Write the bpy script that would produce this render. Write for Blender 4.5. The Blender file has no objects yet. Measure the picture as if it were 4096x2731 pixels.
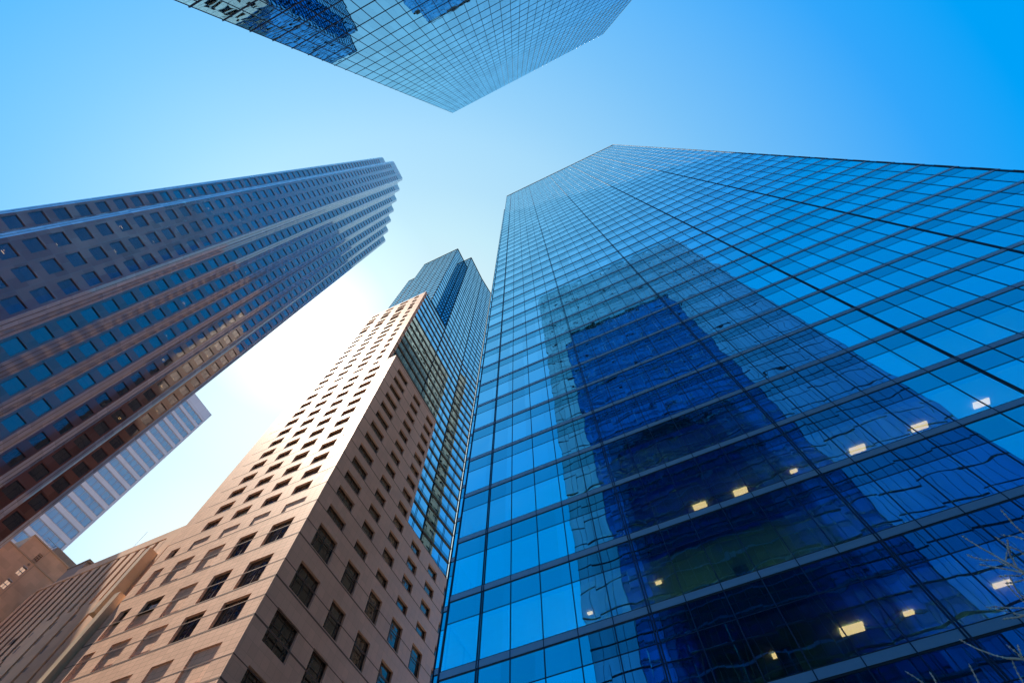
import bpy, math, random
from mathutils import Vector, Matrix
random.seed(7)
S = bpy.context.scene
COL = S.collection
CZ = 1.6                                    # eye height; builder z values are measured from the eye

# ---------------------------------------------------------------- camera
RT = Vector((0.90632, 0.42256, 0.00572)); UP = Vector((0.38992, -0.84137, 0.37424)); FW = Vector((-0.16295, 0.33695, 0.92731))
FPX = 2011.9
cd = bpy.data.cameras.new('camera'); cam = bpy.data.objects.new('camera', cd); COL.objects.link(cam)
cd.sensor_width = 36.0; cd.lens = FPX / 4096 * 36; cd.clip_start = 0.1; cd.clip_end = 6000
cam.matrix_world = Matrix(((RT.x, UP.x, -FW.x, 0), (RT.y, UP.y, -FW.y, 0), (RT.z, UP.z, -FW.z, CZ), (0, 0, 0, 1)))
S.camera = cam

# ---------------------------------------------------------------- sun and sky
SUN = Vector((-0.485, -0.115, 0.867)).normalized()
GLOW = Vector((-0.4909, 0.1238, 0.8624)).normalized()
sl = bpy.data.lights.new('sun', 'SUN'); sl.energy = 5.0; sl.angle = math.radians(0.5); sl.color = (1.0, 0.86, 0.70)
so = bpy.data.objects.new('sun', sl); COL.objects.link(so)
so.rotation_euler = (-SUN).to_track_quat('-Z', 'Y').to_euler()
W = bpy.data.worlds.new('World'); S.world = W; W.use_nodes = True
nt = W.node_tree; nt.nodes.clear()
def N(t, typ, **kw):
    n = t.nodes.new(typ)
    for k, v in kw.items(): setattr(n, k, v)
    return n
sky = N(nt, 'ShaderNodeTexSky', sky_type='NISHITA'); sky.sun_disc = False
sky.sun_elevation = math.asin(SUN.z); sky.sun_rotation = math.atan2(SUN.x, SUN.y)
sky.air_density = 1.0; sky.dust_density = 0.15; sky.ozone_density = 3.0
bg = N(nt, 'ShaderNodeBackground'); wo = N(nt, 'ShaderNodeOutputWorld')
bg.inputs[1].default_value = 0.06
tc = N(nt, 'ShaderNodeTexCoord')
gm = N(nt, 'ShaderNodeGamma'); gm.inputs[1].default_value = 0.2; nt.links.new(sky.outputs[0], gm.inputs[0])
def angle_to(v, span):                       # angle between the sky direction and v, as a fraction of span degrees
    d = N(nt, 'ShaderNodeVectorMath', operation='DOT_PRODUCT'); d.inputs[1].default_value = v
    nt.links.new(tc.outputs['Generated'], d.inputs[0])
    a = N(nt, 'ShaderNodeMath', operation='ARCCOSINE'); nt.links.new(d.outputs['Value'], a.inputs[0])
    q = N(nt, 'ShaderNodeMath', operation='DIVIDE'); nt.links.new(a.outputs[0], q.inputs[0]); q.inputs[1].default_value = math.radians(span)
    return q.outputs[0]
def ramp(src, stops):
    r = N(nt, 'ShaderNodeValToRGB'); nt.links.new(src, r.inputs[0]); e = r.color_ramp.elements
    for i, (p, c) in enumerate(stops):
        k = e[i] if i < 2 else e.new(p)
        k.position = p; k.color = (*c, 1)
    return r.outputs[0]
haze_dir = Vector((-0.366, 0.392, 0.844)).normalized()
base = ramp(angle_to(haze_dir, 100), [(0, (.70, .79, .75)), (1, (0, .27, .68)), (.15, (.66, .78, .75)), (.21, (.55, .75, .755)), (.26, (.45, .68, .76)),
    (.31, (.39, .645, .77)), (.35, (.31, .59, .77)), (.42, (.20, .51, .775)), (.49, (.11, .435, .79)), (.55, (.035, .365, .80)), (.61, (.0, .34, .78)), (.72, (.0, .33, .78))])
lobe = ramp(angle_to(GLOW, 16), [(0, (1, 1, 1)), (1, (0, 0, 0)), (.3, (.40, .40, .38)), (.6, (.08, .09, .10))])
lobe2 = ramp(angle_to(Vector((-.735, .36, .574)), 24), [(0, (.5, .3, .12)), (1, (0, 0, 0)), (.4, (.24, .16, .06))])
ad = N(nt, 'ShaderNodeMix', data_type='RGBA', blend_type='ADD'); ad.inputs[0].default_value = 1
nt.links.new(base, ad.inputs[6]); nt.links.new(lobe, ad.inputs[7])
ad2 = N(nt, 'ShaderNodeMix', data_type='RGBA', blend_type='ADD'); ad2.inputs[0].default_value = 1
nt.links.new(ad.outputs[2], ad2.inputs[6]); nt.links.new(lobe2, ad2.inputs[7])
mu = N(nt, 'ShaderNodeMix', data_type='RGBA', blend_type='MULTIPLY'); mu.inputs[0].default_value = 1
nt.links.new(gm.outputs[0], mu.inputs[6]); nt.links.new(ad2.outputs[2], mu.inputs[7])
vs = N(nt, 'ShaderNodeVectorMath', operation='SCALE'); vs.inputs['Scale'].default_value = 5.5
nt.links.new(mu.outputs[2], vs.inputs[0])
nt.links.new(vs.outputs[0], bg.inputs[0]); nt.links.new(bg.outputs[0], wo.inputs[0])
S.view_settings.view_transform = 'Standard'; S.view_settings.look = 'None'
S.view_settings.exposure = 1.6; S.view_settings.gamma = 1.0
S.cycles.max_bounces = 8; S.cycles.glossy_bounces = 6; S.cycles.transparent_max_bounces = 8; S.cycles.caustics_reflective = False; S.cycles.caustics_refractive = False

# ==== GEOMETRY
# ---------------------------------------------------------------- mesh helpers
class MB:
    """collects quads and boxes (x, y, z measured from the eye) and links them as one mesh object"""
    def __init__(s): s.v = []; s.f = []; s.m = []; s.cur = 0
    def quad(s, a, b, c, d):
        i = len(s.v); s.v += [a, b, c, d]; s.f.append((i, i + 1, i + 2, i + 3)); s.m.append(s.cur)
    def poly(s, pts):
        i = len(s.v); s.v += list(pts); s.f.append(tuple(range(i, i + len(pts)))); s.m.append(s.cur)
    def hexa(s, p):                          # p: 4 bottom corners (ccw from above), 4 top corners
        i = len(s.v); s.v += list(p)
        for q in ((3, 2, 1, 0), (4, 5, 6, 7), (0, 1, 5, 4), (1, 2, 6, 5), (2, 3, 7, 6), (3, 0, 4, 7)):
            s.f.append(tuple(i + k for k in q)); s.m.append(s.cur)
    def box(s, x0, x1, y0, y1, z0, z1):
        s.hexa([(x0, y0, z0), (x1, y0, z0), (x1, y1, z0), (x0, y1, z0), (x0, y0, z1), (x1, y0, z1), (x1, y1, z1), (x0, y1, z1)])
    def build(s, name, mats, parent=None, label=None, kind=None, sub=None):
        if not isinstance(mats, (list, tuple)): mats = [mats]
        me = bpy.data.meshes.new(name)
        bx, by = (parent['bx'], parent['by']) if parent is not None else (0, 0)
        me.from_pydata([(x - bx, y - by, z + CZ) for x, y, z in s.v], [], s.f)
        for m in mats: me.materials.append(m)
        if len(mats) > 1: me.polygons.foreach_set('material_index', s.m)
        o = bpy.data.objects.new(name, me); COL.objects.link(o)
        if parent is not None:
            r = parent
            while '_o' not in r: break
            o.parent = sub or parent['o']
        if label: o['label'] = label
        if kind: o['kind'] = kind
        return o
def thing(name, label, cat, x, y, group=None):
    o = bpy.data.objects.new(name, None); COL.objects.link(o); o.location = (x, y, 0)
    o.empty_display_size = 2
    o['label'] = label; o['category'] = cat
    if group: o['group'] = group
    return {'o': o, 'bx': x, 'by': y}
class Wall:
    """a vertical plane: origin o (x, y), unit direction u along it, outward normal n; depth is measured outward"""
    def __init__(s, p0, p1):
        s.o = Vector(p0); d = Vector(p1) - s.o; s.L = d.length; s.u = d / s.L; s.n = Vector((s.u.y, -s.u.x))
    def p(s, u, z, d=0.0):
        q = s.o + s.u * u + s.n * d; return (q.x, q.y, z)
    def quad(s, mb, u0, u1, z0, z1, d=0.0):
        mb.quad(s.p(u0, z0, d), s.p(u1, z0, d), s.p(u1, z1, d), s.p(u0, z1, d))
    def box(s, mb, u0, u1, z0, z1, d0, d1):   # d0 inner, d1 outer
        mb.hexa([s.p(u0, z0, d1), s.p(u1, z0, d1), s.p(u1, z0, d0), s.p(u0, z0, d0), s.p(u0, z1, d1), s.p(u1, z1, d1), s.p(u1, z1, d0), s.p(u0, z1, d0)])
    def holed(s, mb, U0, U1, Z0, Z1, holes, depth, back=False):
        """wall sheet with rectangular openings and their reveals; holes = (u0, u1, z0, z1[, depth, back])"""
        us = sorted({U0, U1} | {h[0] for h in holes} | {h[1] for h in holes})
        zs = sorted({Z0, Z1} | {h[2] for h in holes} | {h[3] for h in holes})
        us = [u for u in us if U0 <= u <= U1]; zs = [z for z in zs if Z0 <= z <= Z1]
        for j in range(len(zs) - 1):
            zc = (zs[j] + zs[j + 1]) / 2
            row = [h for h in holes if h[2] < zc < h[3]]
            start = None
            for i in range(len(us) - 1):
                uc = (us[i] + us[i + 1]) / 2
                hit = any(h[0] < uc < h[1] for h in row)
                if not hit and start is None: start = us[i]
                if hit and start is not None: s.quad(mb, start, us[i], zs[j], zs[j + 1]); start = None
            if start is not None: s.quad(mb, start, us[-1], zs[j], zs[j + 1])
        for h in holes:
            u0, u1, z0, z1 = h[:4]; dp = -(h[4] if len(h) > 4 else depth)
            mb.quad(s.p(u0, z0), s.p(u0, z1), s.p(u0, z1, dp), s.p(u0, z0, dp))
            mb.quad(s.p(u1, z1), s.p(u1, z0), s.p(u1, z0, dp), s.p(u1, z1, dp))
            mb.quad(s.p(u0, z1), s.p(u1, z1), s.p(u1, z1, dp), s.p(u0, z1, dp))
            mb.quad(s.p(u1, z0), s.p(u0, z0), s.p(u0, z0, dp), s.p(u1, z0, dp))
            if len(h) > 5 and h[5]: s.quad(mb, u0, u1, z0, z1, dp)
def size_in_view(x, y, z):
    """how large a metre looks from the eye (0 outside the view); only used to pick which repeats become parts of their own"""
    v = Vector((x, y, z)); c = v.dot(FW)
    if c <= 0.5: return 0
    a, b = v.dot(RT) / c * FPX, v.dot(UP) / c * FPX
    if abs(a) > 2100 or abs(b) > 1420: return 0
    return 1 / v.length

# ---------------------------------------------------------------- materials
def newmat(name):
    m = bpy.data.materials.new(name); m.use_nodes = True; t = m.node_tree; t.nodes.clear()
    return m, t, t.nodes.new('ShaderNodeOutputMaterial')
def math_n(t, op, a, b=None, c=None):
    n = t.nodes.new('ShaderNodeMath'); n.operation = op
    for i, v in enumerate((a, b, c)):
        if v is None: continue
        if isinstance(v, (int, float)): n.inputs[i].default_value = v
        else: t.links.new(v, n.inputs[i])
    return n.outputs[0]
def wall_uv(t):
    """(u, z) of a vertical wall from the true position: u runs along x or y, whichever the wall follows"""
    g = t.nodes.new('ShaderNodeNewGeometry'); p = t.nodes.new('ShaderNodeSeparateXYZ'); q = t.nodes.new('ShaderNodeSeparateXYZ')
    t.links.new(g.outputs['Position'], p.inputs[0]); t.links.new(g.outputs['True Normal'], q.inputs[0])
    isx = math_n(t, 'GREATER_THAN', math_n(t, 'ABSOLUTE', q.outputs[0]), 0.6)
    u = math_n(t, 'ADD', math_n(t, 'MULTIPLY', p.outputs[1], isx), math_n(t, 'MULTIPLY', p.outputs[0], math_n(t, 'SUBTRACT', 1.0, isx)))
    return u, p.outputs[2], g.outputs['Position']
def cell(t, u, z, u0, w, z0, h):
    cu = math_n(t, 'DIVIDE', math_n(t, 'SUBTRACT', u, u0), w); cz = math_n(t, 'DIVIDE', math_n(t, 'SUBTRACT', z, z0), h)
    c = t.nodes.new('ShaderNodeCombineXYZ'); t.links.new(math_n(t, 'FLOOR', cu), c.inputs[0]); t.links.new(math_n(t, 'FLOOR', cz), c.inputs[1])
    wn = t.nodes.new('ShaderNodeTexWhiteNoise'); wn.noise_dimensions = '3D'; t.links.new(c.outputs[0], wn.inputs[0])
    return wn, math_n(t, 'FRACT', cu), math_n(t, 'FRACT', cz)
def mixrgb(t, f, a, b, bt='MIX'):
    n = t.nodes.new('ShaderNodeMix'); n.data_type = 'RGBA'; n.blend_type = bt
    for k, v in ((0, f), (6, a), (7, b)):
        if isinstance(v, (int, float)): n.inputs[k].default_value = v
        elif isinstance(v, tuple): n.inputs[k].default_value = (*v, 1)
        else: t.links.new(v, n.inputs[k])
    return n.outputs[2]
def plain(name, col, rough=0.5, metal=0.0, spec=0.5, var=0.0, scale=1.0, emit=None, es=0):
    m, t, out = newmat(name); b = t.nodes.new('ShaderNodeBsdfPrincipled'); t.links.new(b.outputs[0], out.inputs[0])
    b.inputs['Base Color'].default_value = (*col, 1); b.inputs['Roughness'].default_value = rough; b.inputs['Metallic'].default_value = metal
    b.inputs['Specular IOR Level'].default_value = spec
    if var:
        g = t.nodes.new('ShaderNodeNewGeometry'); no = t.nodes.new('ShaderNodeTexNoise'); no.inputs['Scale'].default_value = scale; no.inputs['Detail'].default_value = 5
        t.links.new(g.outputs['Position'], no.inputs['Vector'])
        k = mixrgb(t, no.outputs['Fac'], tuple(c * (1 - var) for c in col), tuple(min(1, c * (1 + var)) for c in col))
        t.links.new(k, b.inputs['Base Color'])
    if emit: b.inputs['Emission Color'].default_value = (*emit, 1); b.inputs['Emission Strength'].default_value = es
    return m
def stone(name, col, w, h, u0=0, z0=0, joint=0.02, jdark=0.45, var=0.12, rough=0.45, spec=0.5, bump=0.0, blot=0.1, blotscale=0.25, stagger=0, coat=0.0):
    m, t, out = newmat(name); b = t.nodes.new('ShaderNodeBsdfPrincipled'); t.links.new(b.outputs[0], out.inputs[0])
    u, z, pos = wall_uv(t)
    if stagger:
        rowi = math_n(t, 'FLOOR', math_n(t, 'DIVIDE', math_n(t, 'SUBTRACT', z, z0), h))
        u = math_n(t, 'ADD', u, math_n(t, 'MULTIPLY', math_n(t, 'MODULO', rowi, 2.0), w * 0.5))
    wn, fu, fz = cell(t, u, z, u0, w, z0, h)
    no = t.nodes.new('ShaderNodeTexNoise'); no.inputs['Scale'].default_value = blotscale; no.inputs['Detail'].default_value = 6; t.links.new(pos, no.inputs['Vector'])
    fine = t.nodes.new('ShaderNodeTexNoise'); fine.inputs['Scale'].default_value = 9; fine.inputs['Detail'].default_value = 3; t.links.new(pos, fine.inputs['Vector'])
    tone = math_n(t, 'ADD', math_n(t, 'MULTIPLY_ADD', wn.outputs['Value'], 2 * var, 1 - var), math_n(t, 'MULTIPLY_ADD', no.outputs['Fac'], 4 * blot, -2 * blot))
    tone = math_n(t, 'ADD', tone, math_n(t, 'MULTIPLY_ADD', fine.outputs['Fac'], 0.16, -0.08))
    ju = math_n(t, 'LESS_THAN', fu, joint / w); jz = math_n(t, 'LESS_THAN', fz, joint / h)
    j = math_n(t, 'MAXIMUM', ju, jz)
    tone = math_n(t, 'MULTIPLY', tone, math_n(t, 'MULTIPLY_ADD', j, -jdark, 1.0))
    v = t.nodes.new('ShaderNodeVectorMath'); v.operation = 'SCALE'; v.inputs[0].default_value = col; t.links.new(tone, v.inputs['Scale'])
    t.links.new(v.outputs[0], b.inputs['Base Color'])
    b.inputs['Specular IOR Level'].default_value = spec
    b.inputs['Coat Weight'].default_value = coat; b.inputs['Coat Roughness'].default_value = 0.03; b.inputs['Coat IOR'].default_value = 1.6
    t.links.new(math_n(t, 'ADD', math_n(t, 'MULTIPLY_ADD', wn.outputs['Value'], 0.1, rough - 0.05), math_n(t, 'MULTIPLY', j, 0.3)), b.inputs['Roughness'])
    if bump:
        wv = t.nodes.new('ShaderNodeTexNoise'); wv.noise_dimensions = '4D'; wv.inputs['Scale'].default_value = 0.6; wv.inputs['Detail'].default_value = 1
        t.links.new(pos, wv.inputs['Vector']); t.links.new(math_n(t, 'MULTIPLY', wn.outputs['Value'], 30), wv.inputs['W'])
        bp = t.nodes.new('ShaderNodeBump'); bp.inputs['Distance'].default_value = bump; t.links.new(wv.outputs['Fac'], bp.inputs['Height']); t.links.new(bp.outputs[0], b.inputs['Normal'])
    return m
def glass(name, tint, grid, r0=0.5, power=3.0, back=(0.01, 0.02, 0.03), edge=(0.9, 0.97, 1.0), amp=0.004, wscale=0.5, through=0.0, thru=(0.3, 0.5, 0.6), tonevar=0.08, rough=0.008):
    """coated facade glass: tinted mirror whose reflectance rises to grazing, each pane slightly bowed; optionally partly see-through"""
    m, t, out = newmat(name); u, z, pos = wall_uv(t)
    wn, fu, fz = cell(t, u, z, *grid)
    wv = t.nodes.new('ShaderNodeTexNoise'); wv.noise_dimensions = '4D'; wv.inputs['Scale'].default_value = wscale; wv.inputs['Detail'].default_value = 1.5
    t.links.new(pos, wv.inputs['Vector']); t.links.new(math_n(t, 'MULTIPLY', wn.outputs['Value'], 40), wv.inputs['W'])
    bow = math_n(t, 'MULTIPLY', math_n(t, 'MULTIPLY', fu, math_n(t, 'SUBTRACT', 1.0, fu)), math_n(t, 'MULTIPLY', fz, math_n(t, 'SUBTRACT', 1.0, fz)))
    hgt = math_n(t, 'ADD', wv.outputs['Fac'], math_n(t, 'MULTIPLY', bow, 1.6))
    bp = t.nodes.new('ShaderNodeBump'); bp.inputs['Distance'].default_value = amp; t.links.new(hgt, bp.inputs['Height'])
    lw = t.nodes.new('ShaderNodeLayerWeight'); lw.inputs[0].default_value = 0.5
    fr = math_n(t, 'POWER', lw.outputs['Facing'], power)
    tone = math_n(t, 'MULTIPLY_ADD', wn.outputs['Value'], 2 * tonevar, 1 - tonevar)
    k = mixrgb(t, fr, tint, edge)
    v = t.nodes.new('ShaderNodeVectorMath'); v.operation = 'SCALE'; t.links.new(k, v.inputs[0]); t.links.new(tone, v.inputs['Scale'])
    gl = t.nodes.new('ShaderNodeBsdfGlossy'); gl.inputs['Roughness'].default_value = rough; t.links.new(v.outputs[0], gl.inputs['Color']); t.links.new(bp.outputs[0], gl.inputs['Normal'])
    df = t.nodes.new('ShaderNodeBsdfDiffuse'); df.inputs[0].default_value = (*back, 1)
    behind = df.outputs[0]
    if through:
        tr = t.nodes.new('ShaderNodeBsdfTransparent'); tr.inputs[0].default_value = (*thru, 1)
        mx = t.nodes.new('ShaderNodeMixShader'); mx.inputs[0].default_value = through
        t.links.new(df.outputs[0], mx.inputs[1]); t.links.new(tr.outputs[0], mx.inputs[2]); behind = mx.outputs[0]
    ms = t.nodes.new('ShaderNodeMixShader'); t.links.new(math_n(t, 'MULTIPLY_ADD', fr, 1 - r0, r0), ms.inputs[0])
    t.links.new(behind, ms.inputs[1]); t.links.new(gl.outputs[0], ms.inputs[2]); t.links.new(ms.outputs[0], out.inputs[0])
    return m
RX = -11.77 - 1.476 * 5       # pane grid origin of the right tower
RH = 3.829; RB = 14.13 + CZ   # its floor height and a band's lower edge (above ground)
M_vis = glass('right_tower_vision_glass', (.34, .75, .88), (RX, 1.476, RB, RH), r0=.76, power=2.6, edge=(.80, .98, 1.0), amp=.022, wscale=.36, through=.92, thru=(.66, .74, .62))
M_spd = glass('right_tower_spandrel_glass', (.15, .55, .66), (RX, 1.476, RB, RH), r0=.66, power=2.6, back=(.006, .045, .065), edge=(.56, .82, .90), amp=.012, wscale=.36)
M_band = plain('brushed_steel_band', (.15, .33, .50), .55, .15, var=.06, scale=3)
M_dark = plain('dark_blue_frame', (.014, .042, .095), .65, 0, .15)
M_gask = plain('dark_gasket', (.008, .01, .016), .6)
M_top = glass('opposite_tower_glass', (.035, .27, .60), (0, 1.353, 0, 3.632), r0=.74, power=2.3, back=(.004, .04, .07), edge=(.38, .77, 1.0), amp=.007, wscale=.5)
M_bar = plain('dark_blue_floor_bar', (.006, .022, .075), .6, 0, .15)
M_fin = plain('sunlit_mullion_fin', (.55, .60, .62), .35, .3)
M_bar_gray = plain('grey_metal', (.10, .10, .11), .35, .7)
M_ceiling = plain('office_ceiling', (.26, .38, .33), .8)
M_inside = plain('office_interior', (.16, .23, .20), .8, var=.5, scale=.4)
M_lamp = plain('lit_ceiling_panel', (.9, .85, .7), .5, emit=(1.0, .70, .36), es=1.5)
M_room = plain('added_room_light', (.9, .9, .8), .5, emit=(.62, 1.0, .80), es=13.0)
M_lampw = plain('warm_lamp_glow', (.9, .7, .4), .5, emit=(1.0, .62, .25), es=1.6)
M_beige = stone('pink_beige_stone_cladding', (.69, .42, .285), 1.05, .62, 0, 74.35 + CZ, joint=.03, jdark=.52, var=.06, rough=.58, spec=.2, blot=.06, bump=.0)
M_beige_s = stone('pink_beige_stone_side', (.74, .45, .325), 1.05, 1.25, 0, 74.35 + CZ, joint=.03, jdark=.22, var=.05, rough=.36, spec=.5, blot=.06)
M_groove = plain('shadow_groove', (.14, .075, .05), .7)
M_wframe = plain('bronze_window_frame', (.10, .065, .05), .45, .3)
M_wglass = glass('stone_tower_window_glass', (.62, .58, .52), (0, 1.5, 0, 3.73), r0=.16, power=3.2, back=(.030, .020, .015), edge=(.9, .95, 1), amp=.030, wscale=.7)
M_bledge = plain('bronze_floor_ledge', (.10, .062, .045), .4, .3)
M_teal = glass('teal_curtain_glass', (.26, .72, .92), (-46.4, 1.5, 77.3 + CZ, 3.78), r0=.72, power=2.4, back=(.004, .03, .04), amp=.004, wscale=.5)
M_tspd = glass('teal_spandrel_glass', (.10, .38, .48), (-46.4, 1.5, 77.3 + CZ, 3.78), r0=.6, power=2.4, back=(.003, .02, .03), edge=(.6, .8, .9), amp=.003, wscale=.5)
M_tfin = plain('dark_floor_ledge', (.006, .024, .036), .5, 0, .2)
M_gran = stone('polished_red_granite', (.16, .058, .046), 1.35, 1.885, 0, CZ, joint=.025, jdark=.5, var=.2, rough=.2, spec=.6, bump=.003, blot=.15, coat=1.0)
M_strip = stone('sky_blue_granite_corner', (.23, .31, .50), 1.3, 1.885, 0, CZ, joint=.03, jdark=.4, var=.08, rough=.25, spec=.6, blot=.05, coat=1.0)  # reflected sky blue is put into this base colour
M_gglass = glass('granite_tower_window_glass', (.40, .40, .44), (0, 50, 0, 3.77), r0=.38, power=2.4, back=(.11, .10, .12), edge=(.8, .9, 1), amp=.006, wscale=.6, through=.5, thru=(.6, .55, .5))
M_gframe = plain('dark_window_edge', (.02, .012, .015), .5)
M_white = stone('white_panel', (.60, .62, .68), 3.7, 4.45, 0, CZ, joint=.06, jdark=.15, var=.03, rough=.5, blot=.03)
M_wwin = glass('white_tower_window_glass', (.55, .75, .98), (0, 1.85, 0, 4.45), r0=.45, power=2.4, back=(.40, .51, .72), amp=.003, wscale=.5)
M_wmul = plain('pale_mullion', (.42, .40, .46), .5)
M_old = stone('weathered_limestone', (.60, .41, .265), 2.3, 1.15, 0, CZ, joint=.012, jdark=.12, var=.09, rough=.75, spec=.25, blot=.16, blotscale=.3, stagger=1)
M_oldtrim = plain('limestone_trim', (.46, .33, .22), .75, var=.12, scale=1)
M_metal_roof = plain('rooftop_cladding', (.26, .19, .15), .55, .2, var=.1, scale=.6)
M_rail = plain('grey_roof_rail', (.35, .36, .42), .45, .4)
M_rib = stone('brown_concrete', (.56, .345, .225), 3.0, 3.4, 0, CZ, joint=.02, jdark=.15, var=.06, rough=.7, spec=.25, blot=.12)
M_ribdark = plain('brown_slot', (.13, .08, .058), .6, var=.25, scale=.8)
M_cream = stone('cream_concrete_fin', (.53, .39, .25), 2, 1.7, 0, CZ, joint=.02, jdark=.1, var=.08, rough=.45, blot=.06)
M_slit = glass('slit_window_glass', (.6, .7, .85), (0, 1, 0, 1.1), r0=.6, power=2, amp=.003)
M_sidewall = stone('brown_reflection_cladding', (.22, .15, .115), 1.5, RH, 0, RB, joint=.2, jdark=.6, var=.15, rough=.4)  # unseen wall, coloured brown for its reflection in the glass opposite
M_room_dark = plain('dark_room', (.04, .045, .055), .8)
M_browntower = stone('dark_brown_cladding', (.05, .032, .024), 1.5, 4.0, 0, CZ, joint=.2, jdark=.5, var=.25, rough=.5)
M_roof = plain('roof_gravel', (.22, .21, .20), .9, var=.2, scale=2)
M_bark = plain('sunlit_pale_bark', (.95, .86, .70), .6, var=.25, scale=14)  # lightened to stand in for sunlight on the twigs
M_asph = plain('asphalt', (.05, .05, .052), .85, var=.25, scale=3)
M_pave = stone('pavement_slabs', (.30, .29, .27), 1.2, 1.2, var=.08, rough=.8)
M_line = plain('road_paint', (.75, .75, .7), .7, var=.1, scale=4)
M_kerb = plain('kerb_stone', (.36, .35, .33), .8, var=.1, scale=2)

# ---------------------------------------------------------------- ground, road, pavements (top faces only a few mm apart)
def sheet(name, mat, x0, x1, y0, y1, z):
    mb = MB(); mb.quad((x0, y0, z - CZ), (x1, y0, z - CZ), (x1, y1, z - CZ), (x0, y1, z - CZ))
    o = mb.build(name, mat); o['kind'] = 'structure'; return o
sheet('ground', M_pave, -2500, 2500, -2500, 2500, -.13)
sheet('road', M_asph, -600, 600, -9.2, 9.2, -.126)
sheet('road', M_asph, -38.5, -20.5, -600, 600, -.122)
mb = MB()
for x in range(-15, 60, 9): mb.quad((x, -.07, -.118 - CZ), (x + 3, -.07, -.118 - CZ), (x + 3, .07, -.118 - CZ), (x, .07, -.118 - CZ))
o = mb.build('road_marking', M_line); o['kind'] = 'structure'
for y0, y1 in ((9.2, 17.6), (-14.2, -9.2)):
    mb = MB(); mb.box(-20.3, 120, y0, y1, -.128 - CZ, -CZ); o = mb.build('pavement', [M_pave]); o['kind'] = 'structure'

# ================================================================ the blue glass tower that fills the right of the photo
T = thing('glass_tower', 'huge blue glass tower with steel floor bands, filling the right side behind the bare tree', 'tower', 10.5, 17.69)
YR, XL, XR, HR = 17.69, -11.77, 32.8, 205.0
fw = Wall((XL, YR), (XR, YR))               # front, facing the camera
sw = Wall((-15.0, 22.02), (XL, 22.02))      # set-back return on the left
ks = range(-4, 50)
pane = 1.476
thick = [(-.0499 + .0424 * i) * HR for i in (0, 1, 2, 3, 4)]; thick = [-9.92, -2.42, 6.27, 14.95, 23.65, 32.55]
xs = []
edges = [XL] + thick
counts = [1, 5, 6, 6, 6, 6]
for i in range(len(edges) - 1):
    n = counts[i]
    for k in range(n): xs.append(edges[i] + (edges[i + 1] - edges[i]) * k / n)
xs.append(thick[-1])
panes = []
for k in ks:
    zb = 14.13 + RH * k                     # lower edge of the band of floor k
    zv1 = zb - 1.20; zv0 = zb - RH + .40
    if zb > HR: continue
    for i in range(len(xs) - 1):
        panes.append((fw, xs[i] - XL, xs[i + 1] - XL, max(zv0, -1.5), zv1))
    panes.append((sw, 0, sw.L, max(zv0, -1.5), zv1))
panes = [p for p in panes if p[4] > p[3]]
panes.sort(key=lambda p: -size_in_view(*p[0].p((p[1] + p[2]) / 2, (p[3] + p[4]) / 2)))
rest = MB()
for i, (w, u0, u1, z0, z1) in enumerate(panes):
    mb = rest if i >= 100 else MB()
    w.quad(mb, u0, u1, z0, z1)
    if i < 100: mb.build('window_pane', M_vis, T)
rest.build('window_pane', M_vis, T, kind='stuff')
for k in ks:
    zb = 14.13 + RH * k
    if zb + .4 > HR: continue
    mb = MB()
    for w in (fw, sw):
        w.quad(mb, 0, w.L, max(zb - 1.20, -1.5), zb)
    mb.build('spandrel_panel', M_spd, T)
    mb = MB(); mb.cur = 0
    for w in (fw, sw):
        w.box(mb, 0, w.L, zb + .05, zb + .36, -.02, .02)
    mb.cur = 1
    for w in (fw, sw):
        w.box(mb, 0, w.L, zb - .03, zb + .05, -.02, .012); w.box(mb, 0, w.L, zb + .36, zb + .40, -.02, .014)
    mb.cur = 2
    for w in (fw, sw): w.box(mb, 0, w.L, zb - 1.22, zb - 1.18, -.02, .01)
    mb.build('floor_band', [M_band, M_gask, M_dark], T)
for x in thick:
    mb = MB()
    for dx in (-.05, .05): fw.box(mb, x - XL + dx - .026, x - XL + dx + .026, -1.5, HR, -.02, .035)
    mb.build('mullion', M_dark, T)
mb = MB()
for x in xs:
    if min(abs(x - q) for q in thick) > .1: fw.box(mb, x - XL - .02, x - XL + .02, -1.5, HR, -.02, .025)
fw.box(mb, 0, .06, -1.5, HR, -.02, .06); sw.box(mb, 0, .06, -1.5, HR, -.02, .06)
mb.build('mullion_grid', M_dark, T)
mb = MB()                                    # floor slabs, ceilings and back walls behind the panes
for k in ks:
    zb = 14.13 + RH * k
    if zb > HR - 2 or zb < 0: continue
    mb.cur = 0; mb.box(XL + .1, XR - .1, YR + .35, YR + 11, zb - 1.15, zb + .1)
mb.cur = 1
mb.box(XL + .1, XR - .1, YR + 11, YR + 30, -1.5, HR - .5)
for x in (-4.2, 1.6, 9.1, 13.2, 20.4, 27.0): mb.box(x - .3, x + .3, YR + 2.2, YR + 2.8, -1.5, 70)
for k, x, wd in ((-1, -1.0, 2.6), (0, 3.2, 4.0), (1, 8.0, 3.0), (0, 12.4, 2.0), (-1, 9.6, 3.4), (2, 1.5, 3.0)):
    zb = 14.13 + RH * k; mb.box(x, x + wd, YR + 4.5, YR + 4.7, zb - RH, zb - 1.15)
mb.build('office_interior', [M_ceiling, M_inside], T)
mb = MB()
for k in (-2, -1, 0, 1, 2, 3):               # unseen rows of lit panels, added deeper in to brighten the rooms
    zc = 14.13 + RH * k - 1.16
    for x in range(-8, 26, 3):
        if (x * 7 + k * 5) % 11 < 7: mb.box(x, x + 1.2, YR + 4.6, YR + 5.1, zc - .05, zc - .01); mb.box(x, x + 1.2, YR + 8, YR + 8.5, zc - .05, zc - .01)
mb.build('added_light_row', M_room, T, kind='stuff')
mb = MB()                                    # side and rear walls, closing the tower
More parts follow.
